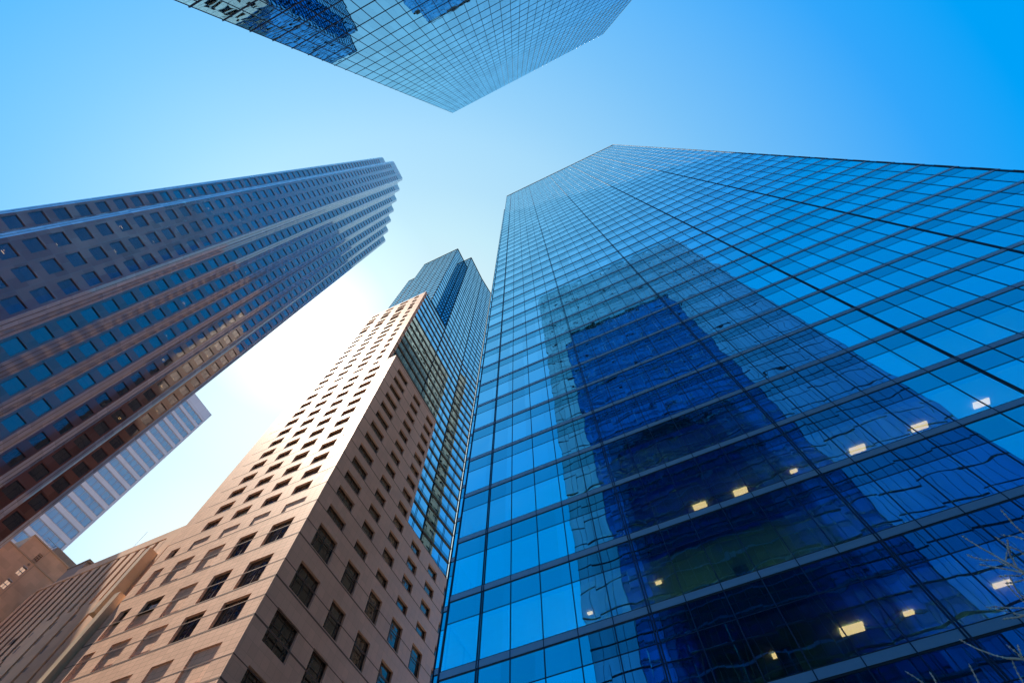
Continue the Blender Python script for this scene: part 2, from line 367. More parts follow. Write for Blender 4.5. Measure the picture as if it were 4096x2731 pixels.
for a, b in (((XR, YR), (XR, 76)), ((XR, 76), (-15, 76)), ((-15, 76), (-15, 22.02)), ((XL, 22.02), (XL, YR))):
    Wall(a, b).quad(mb, 0, Wall(a, b).L, -1.5, HR)
mb.build('side_wall', M_sidewall, T)
mb = MB(); mb.poly([(XL, YR, HR), (XR, YR, HR), (XR, 76, HR), (-15, 76, HR), (-15, 22.02, HR), (XL, 22.02, HR)]); mb.build('roof', M_roof, T)
for px, py, wd in ((1607, 1160, 1.0), (1700, 1127, 1.0), (1968, 1030, 1.05), (2110, 978, 1.05), (2252, 925, 1.0), (2085, 1404, .5), (1955, 1441, 1.2), (2300, 1340, .85), (2185, 1515, .6), (1505, 1043, .45), (1575, 1020, .5), (1690, 972, .4), (1665, 880, .4), (1995, 855, .5), (1930, 880, .5), (2205, 465, .9), (1355, 1405, .35), (1840, 905, .4), (1870, 1165, .35), (1822, 1080, .5), (1648, 798, .45), (1785, 1500, .6), (1640, 1255, .4), (1512, 1335, .4)):
    d = RT * ((px - 1176) * 1.7415) - UP * ((py - 784) * 1.7415) + FW * FPX; d.normalize()
    z = d.z * 18.9 / d.y
    k = math.ceil((z - 14.13 + 1.2) / RH); zc = 14.13 + RH * k - 1.17
    q = d * (zc / d.z)
    if q.y < YR + .5: q = d * ((YR + .6) / d.y)
    mb = MB(); mb.box(q.x - wd * .34, q.x + wd * .34, q.y - wd * .17, q.y + wd * .17, zc - .09, zc - .012); mb.build('ceiling_light', M_lamp, T)

# ================================================================ the glass tower overhead, across the street
T = thing('glass_tower', 'glass tower with a thin dark grid of panes, at the top edge of the photo', 'tower', 10.0, -14.4)
YT, TL, TR, HT = -14.4, -14.1, 34.2, 167.0
tw = Wall((TR, YT), (TL, YT))               # faces +y
TH = .02172 * HT
zrow = [.2051 * HT + TH * k for k in range(-9, 38)]
zrow = [z for z in zrow if -1.0 < z < HT - .6] + [HT]
nx = 36; mx = [TL + (TR - TL) * i / nx for i in range(nx + 1)]
panes = []
for j in range(len(zrow) - 1):
    for i in range(nx):
        panes.append((TR - mx[i + 1], TR - mx[i], zrow[j], zrow[j + 1]))
panes.sort(key=lambda p: -size_in_view(*tw.p((p[0] + p[1]) / 2, (p[2] + p[3]) / 2)))
rest = MB()
for i, p in enumerate(panes):
    mb = rest if i >= 100 else MB()
    tw.quad(mb, *p)
    if i < 100: mb.build('window_pane', M_top, T)
tw.quad(rest, 0, tw.L, -1.5, zrow[0])
rest.build('window_pane', M_top, T, kind='stuff')
for z in zrow[:-1]:
    mb = MB(); tw.box(mb, -.03, tw.L + .10, z - .11, z + .11, -.02, .012); tw.box(mb, -.03, tw.L + .16, z - .025, z + .025, .012, .02)
    mb.build('floor_bar', M_bar, T)
mb = MB()
for x in mx: tw.box(mb, TR - x - .03, TR - x + .03, -1.5, HT - .3, -.02, .014)
mb.build('mullion_grid', M_dark, T)
fins = MB()
for x in mx[13:]:  # pale colour stands in for sun on the upper mullions
    mb = MB(); tw.box(mb, TR - x - .022, TR - x + .022, HT * .72, HT - .3, .014, .075); mb.build('mullion_fin', M_fin, T)
mb = MB()
for a, b in (((TL, YT), (TL, -44)), ((TL, -44), (TR, -44)), ((TR, -44), (TR, YT))): Wall(a, b).quad(mb, 0, Wall(a, b).L, -1.5, HT)
mb.build('side_wall', M_top, T)
mb = MB(); mb.quad((TL, -44, HT), (TR, -44, HT), (TR, YT, HT), (TL, YT, HT)); mb.build('roof', M_roof, T)

# ================================================================ stone and teal-glass tower in the middle
T = thing('stone_and_glass_tower', 'pinkish stone tower with a teal glass block rising behind its rows of windows', 'tower', -55, 40)
YB, XW, XG = 30.08, -43.8, -46.4
FH = 3.73
def opening_parts(walls_holes, name='window', div=(.2, .8), rowdiv=None):
    """one window mesh (frame, panes) per opening; the 100 that look largest become parts of their own"""
    L = []
    for w, h, dep, dv, rd in walls_holes:
        u0, u1, z0, z1 = h[:4]; p = w.p((u0 + u1) / 2, (z0 + z1) / 2)
        L.append((-size_in_view(*p) * math.sqrt((u1 - u0) * (z1 - z0)), w, h, dep, dv, rd))
    L.sort(key=lambda q: q[0])
    rest = MB()
    for i, (_, w, h, dep, dv, rd) in enumerate(L):
        u0, u1, z0, z1 = h[:4]; mb = rest if i >= 100 else MB(); d = -dep
        pn = MB() if i < 100 else mb; f = .07
        pn.cur = 0; w.quad(pn, u0, u1, z0, z1, d + .02); mb.cur = 1
        w.box(mb, u0, u1, z0, z0 + f, d + .02, d + .10); w.box(mb, u0, u1, z1 - f, z1, d + .02, d + .10)
        w.box(mb, u0, u0 + f, z0 + f, z1 - f, d + .02, d + .10); w.box(mb, u1 - f, u1, z0 + f, z1 - f, d + .02, d + .10)
        for q in dv: u = u0 + (u1 - u0) * q; w.box(mb, u - f / 2, u + f / 2, z0 + f, z1 - f, d + .02, d + .09)
        for q in rd: z = z0 + (z1 - z0) * q; w.box(mb, u0 + f, u1 - f, z - f / 2, z + f / 2, d + .02, d + .085)
        if i < 100: pn.build('pane', M_wglass, T, sub=mb.build(name, [M_wglass, M_wframe], T))
    if rest.f: rest.build(name, [M_wglass, M_wframe], T, kind='stuff')
wl = Wall((-72.5, YB), (XW, YB))            # low stone front
def U(x): return x + 72.5
cols = [(-50.25, -47.1), (-55.68, -52.6), (-61.1, -58.05), (-66.62, -63.5)]
wide = [(-49.95, -46.3), (-55.38, -52.4), (-60.8, -57.8), (-66.2, -63.1)]
low, blind = [], []
for r in range(0, 12):                       # one window per floor and column, standing on the groove
    z = 59.55 + FH * r
    if z + 2.1 > 104.6: break
    for a, b in cols: low.append((U(a), U(b), z + .12, z + 2.2, .42))
for a, b in wide: blind.append((U(a), U(b), 55.75, 57.6, .12, True))
low.append((U(-70.4), U(-68.6), 55.75, 57.6, .42))
W2, N2 = .42, .26
low += [(U(-49.95), U(-46.35), 49.6, 53.55, W2), (U(-55.4), U(-52.4), 49.6, 53.6, W2), (U(-49.95), U(-46.3), 43.0, 47.15, W2), (U(-55.4), U(-52.4), 43.0, 47.15, W2),
        (U(-66.1), U(-63.1), 45.3, 47.2, W2), (U(-70.42), U(-68.5), 45.3, 47.2, W2), (U(-55.38), U(-52.35), 37.85, 41.25, W2), (U(-49.95), U(-46.2), 37.85, 41.25, W2)]
blind += [(U(-60.8), U(-57.8), 49.55, 53.7, N2, True), (U(-66.25), U(-63.15), 49.55, 53.8, N2, True), (U(-70.45), U(-68.6), 49.55, 53.85, N2, True), (U(-60.8), U(-57.8), 42.95, 47.2, N2, True),
          (U(-66.1), U(-63.1), 43.0, 45.3, N2, True), (U(-70.42), U(-68.55), 43.0, 45.3, N2, True), (U(-60.8), U(-57.8), 37.85, 41.3, N2, True), (U(-66.2), U(-63.1), 37.85, 41.3, N2, True), (U(-70.5), U(-68.6), 37.85, 41.25, N2, True)]
for r, (z0, z1) in enumerate(((31.3, 35.45), (24.6, 28.8), (18.0, 22.2))):
    blind += [(U(a), U(b), z0, z1, N2, True) for a, b in wide] + [(U(-70.5), U(-68.6), z0, z1, N2, True)]
mb = MB(); wl.holed(mb, 0, wl.L, -1.5, 105.0, low + blind, .42)
mb.build('stone_wall', M_beige, T)
ws = Wall((-70.1, YB), (XG, YB))            # upper slab front
def V(x): return x + 70.1
up = []
for r in range(12, 27):
    z = 59.55 + FH * r
    if z + 2.4 > 159: break
    big = r in (22, 24)
    for i, (a, b) in enumerate(cols):
        if i == 0: a, b = -50.3, -48.6
        hgt = 3.1 if (big and i > 0) or (r == 23 and i == 0) else 2.1
        if z + .12 + hgt < 159.2 and not (r in (23, 25) and False): up.append((V(a), V(b), z + .12, z + .12 + min(hgt, FH - .3), .42))
mb = MB(); ws.holed(mb, 0, ws.L, 105.0, 159.9, up, .42)
mb.box(-70.05, XG - .3, YB + .8, YB + 6.0, 104.9, 159.8)
mb.box(XG - .3, XG + .12, YB - .05, YB + .9, 105, 160.0)
Wall((-70.1, 44), (-70.1, YB)).quad(mb, 0, 44 - YB, -1.5, 159.9)
Wall((-72.5, 44), (-72.5, YB)).quad(mb, 0, 44 - YB, -1.5, 60)
mb.quad((-72.5, YB, 60), (-70.1, YB, 60), (-70.1, 44, 60), (-72.5, 44, 60))
mb.build('stone_wall', M_beige, T)
wr = Wall((XW, YB), (XW, 70.0))             # right-hand stone face
rA, rB = (2.35, 6.45), [(9.45 + 6.05 * i, 12.45 + 6.05 * i) for i in range(5)]
rh = []
for r in range(0, 12):
    z = 59.55 + FH * r
    if z + 2.1 > 104.6: break
    for i, (a, b) in enumerate([rA] + rB):
        if z > 68 and b > 19: continue
        rh.append((a, b, z + .12, z + 2.05, .42))
for a, b in [rA] + rB:
    rh += [(a, b, 55.7, 57.4, .42), (a, b, 49.7, 53.6, .42), (a, b, 43.1, 47.05, .42), (a, b, 36.4, 40.4, .42), (a, b, 29.8, 33.8, .42), (a, b, 23.0, 27.2, .42)]
mb = MB()
wr.holed(mb, 0, 19.2, -1.5, 105.0, [h for h in rh if h[1] < 19.2], .42)
wr.holed(mb, 19.2, wr.L, -1.5, 70.8, [h for h in rh if h[1] > 19.2 and h[3] < 70.8], .42)
mb.quad((XW, YB + 19.2, 70.8), (XW, 70, 70.8), (XG, 70, 70.8), (XG, YB + 19.2, 70.8))
mb.quad((XG, YB, 105), (XW, YB, 105), (XW, YB + 19.2, 105), (XG, YB + 19.2, 105))
Wall((XW, YB + 19.2), (XG, YB + 19.2)).quad(mb, 0, 2.6, 70.8, 105)
mb.build('stone_side_wall', M_beige_s, T)
rh = [h for h in rh if h[1] < 19.2 or h[3] < 70.8]
HL = [(wl, h, h[4], (.2, .84) if h[3] - h[2] < 2.5 else (.18, .52, .84), ()) for h in low] + [(ws, h, h[4], (.25, .8), () if h[3] - h[2] < 2.5 else (.5,)) for h in up]
HL += [(wr, h, h[4], (.17, .5, .84) if h[1] - h[0] > 3.5 else (.2, .8), () if h[3] - h[2] < 2.5 else (.6,)) for h in rh]
opening_parts(HL)
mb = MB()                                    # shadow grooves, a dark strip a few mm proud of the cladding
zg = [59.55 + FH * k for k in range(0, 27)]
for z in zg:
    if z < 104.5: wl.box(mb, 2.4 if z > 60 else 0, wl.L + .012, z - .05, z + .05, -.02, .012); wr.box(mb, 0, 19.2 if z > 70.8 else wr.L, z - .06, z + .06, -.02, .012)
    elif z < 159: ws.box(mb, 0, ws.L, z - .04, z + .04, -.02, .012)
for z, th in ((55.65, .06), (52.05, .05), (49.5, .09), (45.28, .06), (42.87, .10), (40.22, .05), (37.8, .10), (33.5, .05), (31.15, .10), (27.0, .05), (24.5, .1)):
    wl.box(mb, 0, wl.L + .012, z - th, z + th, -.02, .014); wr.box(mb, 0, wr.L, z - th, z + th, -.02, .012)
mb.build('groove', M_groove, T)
# glass parts: (name, wall, z0, z1)
TZ = 77.3; TFH = 3.78
def curtain(w, z0, z1, label=None):
    mb = MB(); ml = MB(); sp = MB()
    k0 = math.ceil((z0 - TZ) / TFH)
    zz = [TZ + TFH * k for k in range(k0, 80) if TZ + TFH * k < z1 - .3]
    mb.cur = 0; w.quad(mb, 0, w.L, z0, z1)
    mb.build('glass_facade', M_teal, T)
    for z in zz:
        w.quad(sp, 0, w.L, z + .2, z + 1.25, .02)
    sp.build('spandrel_band', M_tspd, T)
    n = max(2, int(w.L / 3.0))
    for i in range(n + 1):
        for dd in (-.2, .2):
            u = min(max(w.L * i / n + dd, .03), w.L - .03); w.box(ml, u - .025, u + .025, z0, z1, .02, .06)
    ml.build('mullion_grid', M_tfin, T)
    return zz
faces = [(Wall((XG, YB), (XG, 44.03)), 70.0, 159.6), (Wall((XG, 44.03), (XG, 57)), 70.0, 268.0), (Wall((XG, 57), (-45.6, 66.4)), 70.0, 268.0),
         (Wall((-50.8, 44.03), (XG, 44.03)), 150, 268.0), (Wall((-50.8, 36.74), (-50.8, 44.03)), 150, 268.0), (Wall((-71.2, 36.74), (-50.8, 36.74)), 150, 268.0), (Wall((-81.5, 40.2), (-71.2, 40.2)), 100, 262.0), (Wall((-71.2, 40.2), (-71.2, 36.74)), 100, 268)]
for w, z0, z1 in faces: curtain(w, z0, z1)
zz = [TZ + TFH * k for k in range(-1, 51)]
for z, grp in [(z, g) for z in zz for g in (faces[:6], faces[6:])]:
    mb = MB()
    for w, z0, z1 in grp:
        if z0 < z < z1 - .3:
            e = .11 if z > 160 else .20
            for dz in (-.13, .13): w.box(mb, -.05, w.L + .02, z + dz - .05, z + dz + .05, 0.0, e)
    if mb.f: mb.build('floor_ledge', M_bledge if z < 160 and grp[0][0] is faces[0][0] else M_tfin, T)
for grp in (faces[:1], faces[1:6] + faces[7:], faces[6:7]):
    mb = MB()
    for w, z0, z1 in grp: w.box(mb, -.05, w.L + .05, z1 - .25, z1 + .1, -.05, .14)
    mb.build('parapet', M_tfin, T)
mb = MB(); mb.poly([(-71.2, 36.74, 268), (-50.8, 36.74, 268), (-50.8, 44.03, 268), (XG, 44.03, 268), (XG, 57, 268), (-45.6, 66.4, 268), (-71.2, 66.4, 268)])
mb.quad((-81.5, 40.2, 262), (-71.2, 40.2, 262), (-71.2, 60, 262), (-81.5, 60, 262))
mb.quad((-70.1, YB, 159.8), (XG, YB, 159.8), (XG, 44, 159.8), (-70.1, 44, 159.8)); mb.build('roof', M_roof, T)
mb = MB()
for a, b, z1 in (((-81.5, 60), (-81.5, 40.2), 262), ((-45.6, 66.4), (-71.2, 66.4), 268), ((-71.2, 66.4), (-71.2, 40.3), 268), ((-71.2, 60), (-81.5, 60), 262)):
    Wall(a, b).quad(mb, 0, Wall(a, b).L, -1.5, z1)
mb.build('rear_wall', M_tspd, T)

# ================================================================ unseen brown tower, added for the brown reflection in the middle tower's glass
T = thing('added_brown_tower', 'brown tower added unseen behind the blue glass tower, mirrored in the stone tower glass', 'tower', 15, 71)
bw = Wall((0, 104), (0, 60)); mb = MB()
bz = [20 + 4.0 * k for k in range(62)]
bh = [(1.0 + 3.8 * i, 3.4 + 3.8 * i, z, z + 2.2) for z in bz for i in range(11)]
bw.holed(mb, 0, bw.L, -1.5, 276, bh, .3)
for a, b in (((0, 60), (30, 60)), ((30, 60), (30, 104)), ((30, 104), (0, 104))): Wall(a, b).quad(mb, 0, Wall(a, b).L, -1.5, 276)
mb.quad((0, 60, 276), (30, 60, 276), (30, 104, 276), (0, 104, 276))
mb.build('stone_wall', M_browntower, T)
mb = MB()
for h in bh: bw.quad(mb, *h[:4], -.28)
mb.build('window', M_gframe, T, kind='stuff')

# ================================================================ dark granite tower with saw-tooth bays on the left
T = thing('granite_tower', 'dark red granite tower with saw-tooth bays of square windows, at the left', 'tower', -70, 0)
HG = 260.0
pts = [(-.2402, -.0760), (-.2381, -.0738), (-.2383, -.0656), (-.2360, -.0644), (-.2253, -.0614), (-.2233, -.0589), (-.2232, -.0264), (-.2257, -.0233), (-.2354, -.0235)]
win_face = [1, 5]
for k in range(6):
    bx, by = -.2375 - .0148 * k, -.0209 + .0146 * k
    win_face.append(len(pts))
    pts += [(bx, by), (bx - .0003, by + .0087), (bx - .0024, by + .0117), (bx - .0126, by + .0121)]
pts = pts[:-1] + [(-.352, .0675), (-.352, -.0760)]
pts = [(x * HG, y * HG) for x, y in pts]
rows = [HG * (.2296 + .01447 * k) for k in range(-9, 51)]
wm, sm, allw = MB(), MB(), []
for i in range(len(pts)):
    a, b = pts[i], pts[(i + 1) % len(pts)]
    w = Wall(a, b)
    if i in win_face:
        if i == 5: cs = [(.0025, .0092), (.0136, .0203), (.0246, .0313)]
        else: cs = [(.0013, .0078)]
        holes = [(c0 * HG, c1 * HG, z, z + .0086 * HG) for z in rows for c0, c1 in cs]
        if i == 5: holes = [h for h in holes if h[3] < HG * .965]
        w.holed(wm, 0, w.L, -1.5, HG, holes, .16)
        allw += [(w, h) for h in holes]
    elif i in (len(pts) - 1, len(pts) - 2, len(pts) - 3): w.quad(wm, 0, w.L, -1.5, HG)
    else: w.quad(sm, 0, w.L, -1.5, HG)
wm.build('granite_wall', M_gran, T); sm.build('corner_strip', M_strip, T)
mb = MB(); mb.poly([(x, y, HG) for x, y in pts]); mb.build('roof', M_roof, T)
mb = MB()
for i in range(len(pts) - 3):
    w = Wall(pts[i], pts[i + 1])
    if i not in win_face and w.L > .3:
        for q in ((.5,) if w.L < 1.2 else (.33, .66)): w.box(mb, w.L * q - .035, w.L * q + .035, -1.5, HG, -.02, .012)
mb.build('corner_joint', M_gframe, T)
allw.sort(key=lambda q: -size_in_view(*q[0].p((q[1][0] + q[1][1]) / 2, (q[1][2] + q[1][3]) / 2)))
rest = MB(); lampset = random.Random(3)
for i, (w, (u0, u1, z0, z1)) in enumerate(allw):
    mb = rest if i >= 100 else MB()
    pn = MB() if i < 100 else mb; lp = MB() if i < 100 else mb
    pn.cur = 0; w.quad(pn, u0, u1, z0, z1, -.14)
    mb.cur = 1
    for bx in ((u0, u1, z0, z0 + .05), (u0, u1, z1 - .05, z1), (u0, u0 + .05, z0 + .05, z1 - .05), (u1 - .05, u1, z0 + .05, z1 - .05)): w.box(mb, *bx, -.14, -.09)
    mb.cur = 2
    w.quad(mb, u0 - .1, u1 + .1, z0 - .2, z1 + .2, -1.6)
    mb.quad(w.p(u0, z1, -.16), w.p(u1, z1, -.16), w.p(u1, z1 + .2, -1.6), w.p(u0, z1 + .2, -1.6))
    if lampset.random() < .13 and i < 260:
        lp.cur = 3; uc = u0 + (u1 - u0) * lampset.uniform(.25, .7); zc = z0 + (z1 - z0) * lampset.uniform(.25, .8)
        for r in range(lampset.choice((1, 2, 2))):
            for c in range(lampset.choice((1, 2, 3))):
                w.box(lp, uc + c * .16, uc + c * .16 + .10, zc + r * .28, zc + r * .28 + .06, -.9, -.85)
    if i < 100:
        wo_ = mb.build('window', [M_gglass, M_gframe, M_room_dark, M_lampw], T); pn.build('pane', M_gglass, T, sub=wo_)
        if lp.f: lp.build('ceiling_light', M_lampw, T, sub=wo_)
rest.build('window', [M_gglass, M_gframe, M_room_dark, M_lampw], T, kind='stuff')

# ================================================================ white ribbon-window tower far behind on the left
T = thing('white_tower', 'pale white office tower with ribbon windows, far behind the granite tower', 'tower', -149, 20)
XV = -148.75; vw = Wall((XV, -10), (XV, 40.6))
rowsv = [139.3 + 4.45 * k for k in range(-30, 6)]
holes = [(.6, vw.L - .65, z, z + 3.05) for z in rowsv]
mb = MB(); vw.holed(mb, 0, vw.L, -1.5, 170.0, holes, .25)
for a, b in (((XV, 40.6), (-190, 40.6)), ((-190, 40.6), (-190, -10)), ((-190, -10), (XV, -10))): Wall(a, b).quad(mb, 0, Wall(a, b).L, -1.5, 170)
mb.build('panel_wall', M_white, T)
for z in rowsv:
    f = MB(); pn = MB(); vw.quad(pn, .6, vw.L - .65, z, z + 3.05, -.23)
    n = 27
    for i in range(n + 1):
        u = .65 + (vw.L - 1.35) * i / n; vw.box(f, u - .05, u + .05, z, z + 3.05, -.22, -.1)
    vw.box(f, .6, vw.L - .65, z + 2.93, z + 3.05, -.22, .05); vw.box(f, .6, vw.L - .65, z, z + .12, -.22, .08)
    pn.build('pane_strip', M_wwin, T, sub=f.build('ribbon_window', M_wmul, T))
mb = MB(); mb.quad((-190, -10, 170), (XV, -10, 170), (XV, 40.6, 170), (-190, 40.6, 170)); mb.build('roof', M_roof, T)
mb = MB(); vw.box(mb, vw.L - .35, vw.L - .25, -1.5, 170, 0, .02); vw.box(mb, 0, vw.L - .3, 165.6, 165.7, 0, .02); mb.build('panel_joint', M_wmul, T)

# ================================================================ old limestone block, bottom left corner
T = thing('limestone_building', 'old tan limestone building with small white-framed windows, in the bottom left corner', 'building', -118, 28)
XO = -113.0; ow = Wall((XO, 18.0), (XO, 36.5))
def O(y): return y - 18.0
wh = [(O(27.95), O(28.92), 68.46, 70.14), (O(27.93), O(28.88), 65.55, 67.18), (O(27.93), O(28.88), 61.3, 63.0), (O(28.2), O(29.05), 71.75, 73.4)]
mb = MB(); ow.holed(mb, O(24.93), ow.L, 71.5, 75.0, [wh[3]], .3); ow.holed(mb, 0, ow.L, -1.5, 71.5, wh[:3], .25)
Wall((-119.5, 24.93), (XO, 24.93)).quad(mb, 0, 6.5, 71.5, 75.0)
mb.quad((-130, 18, 71.5), (XO, 18, 71.5), (XO, 24.93, 71.5), (-130, 24.93, 71.5)); mb.quad((-130, 24.93, 75), (XO, 24.93, 75), (XO, 36.5, 75), (-130, 36.5, 75))
Wall((-130, 18), (XO, 18)).quad(mb, 0, 17, -1.5, 71.5); Wall((XO, 36.5), (-130, 36.5)).quad(mb, 0, 17, -1.5, 75); Wall((-119.5, 36), (-119.5, 24.93)).quad(mb, 0, 11.07, 71.5, 75); Wall((-130, 36.5), (-130, 18)).quad(mb, 0, 18.5, -1.5, 71.5)
mb.build('limestone_wall', M_old, T)
mb = MB()
ow.box(mb, 0, ow.L, 71.38, 71.6, -.02, .10); ow.box(mb, O(24.93), ow.L, 74.85, 75.08, -.02, .12)
ow.box(mb, O(29.14), O(29.3), -1.5, 75.0, -.02, .06)
for z in (60.2, 60.6): ow.box(mb, 0, ow.L, z, z + .12, -.02, .05)
mb.build('stone_trim', M_oldtrim, T)
for h in wh[:3]:
    mb = MB(); u0, u1, z0, z1 = h; pn = MB(); ow.quad(pn, u0, u1, z0, z1, -.2)
    for bx in ((u0, u1, z0, z0 + .06), (u0, u1, z1 - .06, z1), (u0, u0 + .05, z0, z1), (u1 - .05, u1, z0, z1), (u0, u1, (z0 + z1) / 2 - .025, (z0 + z1) / 2 + .025), ((u0 + u1) / 2 - .025, (u0 + u1) / 2 + .025, z0, z1)): ow.box(mb, *bx, -.2, -.13)
    ow.box(mb, u0 - .06, u1 + .06, z1, z1 + .1, -.02, .05)
    pn.build('pane', M_slit, T, sub=mb.build('window', M_rail, T))
mb = MB(); u0, u1, z0, z1 = wh[3]; mb.cur = 0; ow.quad(mb, u0, u1, z0, z1, -.28); mb.cur = 1
for i in range(4):
    zc = z0 + (z1 - z0) * (i + .5) / 4; ow.box(mb, u0, u1, zc - .06, zc + .06, -.25, -.06)
    for q in (.3, .7): u = u0 + (u1 - u0) * q; ow.box(mb, u - .06, u + .06, zc - .24, zc + .24, -.25, -.08)
ow.box(mb, u0 - .08, u1 + .08, z0 - .25, z0, -.02, .1)
mb.build('vent_grille', [M_ribdark, M_oldtrim], T)
mb = MB(); pc = ow.p(O(28.42), 70.78, .03)
for r in range(12):
    a0, a1 = r / 12 * 2 * math.pi, (r + 1) / 12 * 2 * math.pi
    for r0, r1, dd in ((.0, .12, .03), (.17, .24, .05)):
        mb.quad((pc[0] + dd, pc[1] + r0 * math.cos(a0), pc[2] + r0 * math.sin(a0)), (pc[0] + dd, pc[1] + r1 * math.cos(a0), pc[2] + r1 * math.sin(a0)), (pc[0] + dd, pc[1] + r1 * math.cos(a1), pc[2] + r1 * math.sin(a1)), (pc[0] + dd, pc[1] + r0 * math.cos(a1), pc[2] + r0 * math.sin(a1)))
mb.build('round_vent', M_ribdark, T)
mb = MB(); mb.box(-122, -115.5, 30.3, 38, 74.9, 78.0)
for i in range(12): mb.box(-115.5, -115.44, 30.5 + i * .62, 30.8 + i * .62, 75.1, 77.9)
mb.build('penthouse', M_metal_roof, T)
mb = MB()
for y in (27.2, 28.4, 29.6): mb.box(-114.4, -114.32, y, y + .07, 75, 77.2)
for z in (75.9, 77.1): mb.box(-114.4, -114.32, 27.2, 30.3, z, z + .07)
for x in (-116, -114.4):
    for z in (75.9, 77.1): mb.box(-116.5, -114.32, 29.6, 29.67, z, z + .07)
mb.build('roof_railing', M_rail, T)

# ================================================================ brown ribbed building between the limestone block and the stone tower
T = thing('ribbed_building', 'brown concrete building with closely spaced vertical ribs, left of the pinkish stone tower', 'building', -90, 34)
YK = 32.0; kw = Wall((-109.6, YK), (-70.2, YK))
def K(x): return x + 109.6
mb = MB(); mb.cur = 0
mb.box(-109.6, -101.2, YK + .9, 46, -1.5, 66.9); mb.box(-101.2, -70.2, YK + .9, 46, -1.5, 68.1)
mb.box(-109.6, -101.2, YK, YK + .9, 66.3, 66.9); mb.box(-101.2, -70.2, YK, YK + .9, 66.3, 68.1)
mb.box(-79.6, -70.2, YK - .1, YK + .9, -1.5, 66.3)
mb.box(-109.6, -79.6, YK - .02, YK + .9, -1.5, 40)
mb.build('wall', M_rib, T)
mb = MB(); mb.box(-109.4, -79.6, YK + .5, YK + .88, 40, 66.3); mb.build('recessed_window_strip', M_ribdark, T)
for i in range(15):
    x = -109.3 + 2.08 * i
    mb = MB(); top = 66.3; wd = .62
    zlow = 40
    mb.box(x - wd, x + wd, YK - .12, YK + .5, zlow, top - .6)
    mb.hexa([(x - wd, YK - .12, top - .6), (x + wd, YK - .12, top - .6), (x + wd, YK + .5, top - .6), (x - wd, YK + .5, top - .6), (x - wd * .9, YK + .35, top), (x + wd * .9, YK + .35, top), (x + wd * .9, YK + .5, top), (x - wd * .9, YK + .5, top)])
    mb.build('rib', M_rib, T)
for i, x in enumerate((-107.0, -100.8, -96.5, -92.4, -88.3, -84.2, -80.6)):   # broad lower piers that stop short of the top
    mb = MB(); mb.box(x - 1.45, x + 1.45, YK - .34, YK - .12, 20, 54.7 if x > -95.5 else 49.0); mb.build('lower_pier', M_rib, T)
rr = random.Random(5)
for x in (-98.7, -94.5, -90.35, -86.3, -82.4):  # dark panels stand in for the shade in the slots
    for k in range(13):
        z = 22 + 2.55 * k; mb = MB()
        kw.box(mb, K(x) - .4, K(x) + .42, z, z + rr.uniform(.7, 1.5), .0, .13); mb.build('slot_shadow_panel', M_ribdark, T)
mb = MB(); mb.box(-79.0, -78.0, YK - 1.75, YK - .1, 50, 61.8); mb.build('cream_fin', M_cream, T)
mb = MB(); mb.box(-74.5, -73.4, YK - 2.55, YK - .1, 12, 51.0); mb.build('cream_fin', M_cream, T)
mb = MB()
for x in (-77.0, -75.7, -72.2): mb.box(x - .3, x + .3, YK - .28, YK - .1, 20, 63 if x < -76 else 60)
for z in (57.5, 52.0, 46.5, 41.0): mb.box(-78, -70.2, YK - .18, YK - .1, z, z + .1)
mb.build('wall_rib', M_rib, T)
for x, z in ((-76.3, 58.3), (-76.3, 53.2), (-74.9, 56.0), (-76.4, 48.0), (-72.9, 58.6), (-72.9, 63.4), (-71.4, 61.2), (-71.3, 64.0), (-75.4, 51.3)):
    mb = MB(); mb.box(x - .1, x + .1, YK - .13, YK - .1, z, z + 1.5); mb.build('slit_window', M_slit, T)
mb = MB(); mb.box(-106, -101.2, YK + .1, 40, 66.9, 70.0)
mb.hexa([(-106.2, YK - .05, 70.0), (-101.0, YK - .05, 70.0), (-101.0, 40, 70.0), (-106.2, 40, 70.0), (-106.2, YK - .05, 70.15), (-101.0, YK - .05, 70.45), (-101.0, 40, 70.45), (-106.2, 40, 70.15)])
mb.build('penthouse', M_metal_roof, T)
mb = MB(); mb.box(-91.6, -91.55, 33, 33.05, 68.1, 74); mb.build('roof_mast', M_rail, T)

# ================================================================ bare street tree, lower right
def bare_tree(x, y):
    T = thing('bare_tree', 'leafless tree with pale twigs in the bottom right corner', 'tree', x, y)
    R = random.Random(11)
    limbs = []                               # (points, r0, r1)
    def grow(p, d, ln, r, lev, mb_list):
        n = 5; pts = [p.copy()]; q = p.copy(); dd = d.normalized()
        for i in range(n):
            dd = (dd + Vector((R.uniform(-1, 1), R.uniform(-1, 1), R.uniform(-.4, .9))) * .16).normalized()
            q = q + dd * ln / n; pts.append(q.copy())
        mb_list.append((pts, r, r * .45 if lev < 4 else r * .3))
        if lev >= 4: return
        for i in range(2, n + 1):
            for rep in range(1 if lev < 3 else R.choice((1, 1, 2))):
                ax = Vector((R.uniform(-1, 1), R.uniform(-1, 1), R.uniform(-.2, 1.0))).normalized()
                nd = (dd * .75 + ax * .75).normalized()
                grow(pts[i], nd, ln * R.uniform(.5, .72), r * (.62 - .05 * i), lev + 1, mb_list)
    return T, grow
def tube(mb, pts, r0, r1, n=6):
    rings = []
    for i, p in enumerate(pts):
        d = (pts[min(i + 1, len(pts) - 1)] - pts[max(i - 1, 0)]).normalized()
        a = d.orthogonal().normalized(); b = d.cross(a); r = r0 + (r1 - r0) * i / (len(pts) - 1)
        rings.append([tuple(p + (a * math.cos(k / n * 6.2832) + b * math.sin(k / n * 6.2832)) * r) for k in range(n)])
    for i in range(len(rings) - 1):
        for k in range(n): mb.quad(rings[i][k], rings[i][(k + 1) % n], rings[i + 1][(k + 1) % n], rings[i + 1][k])
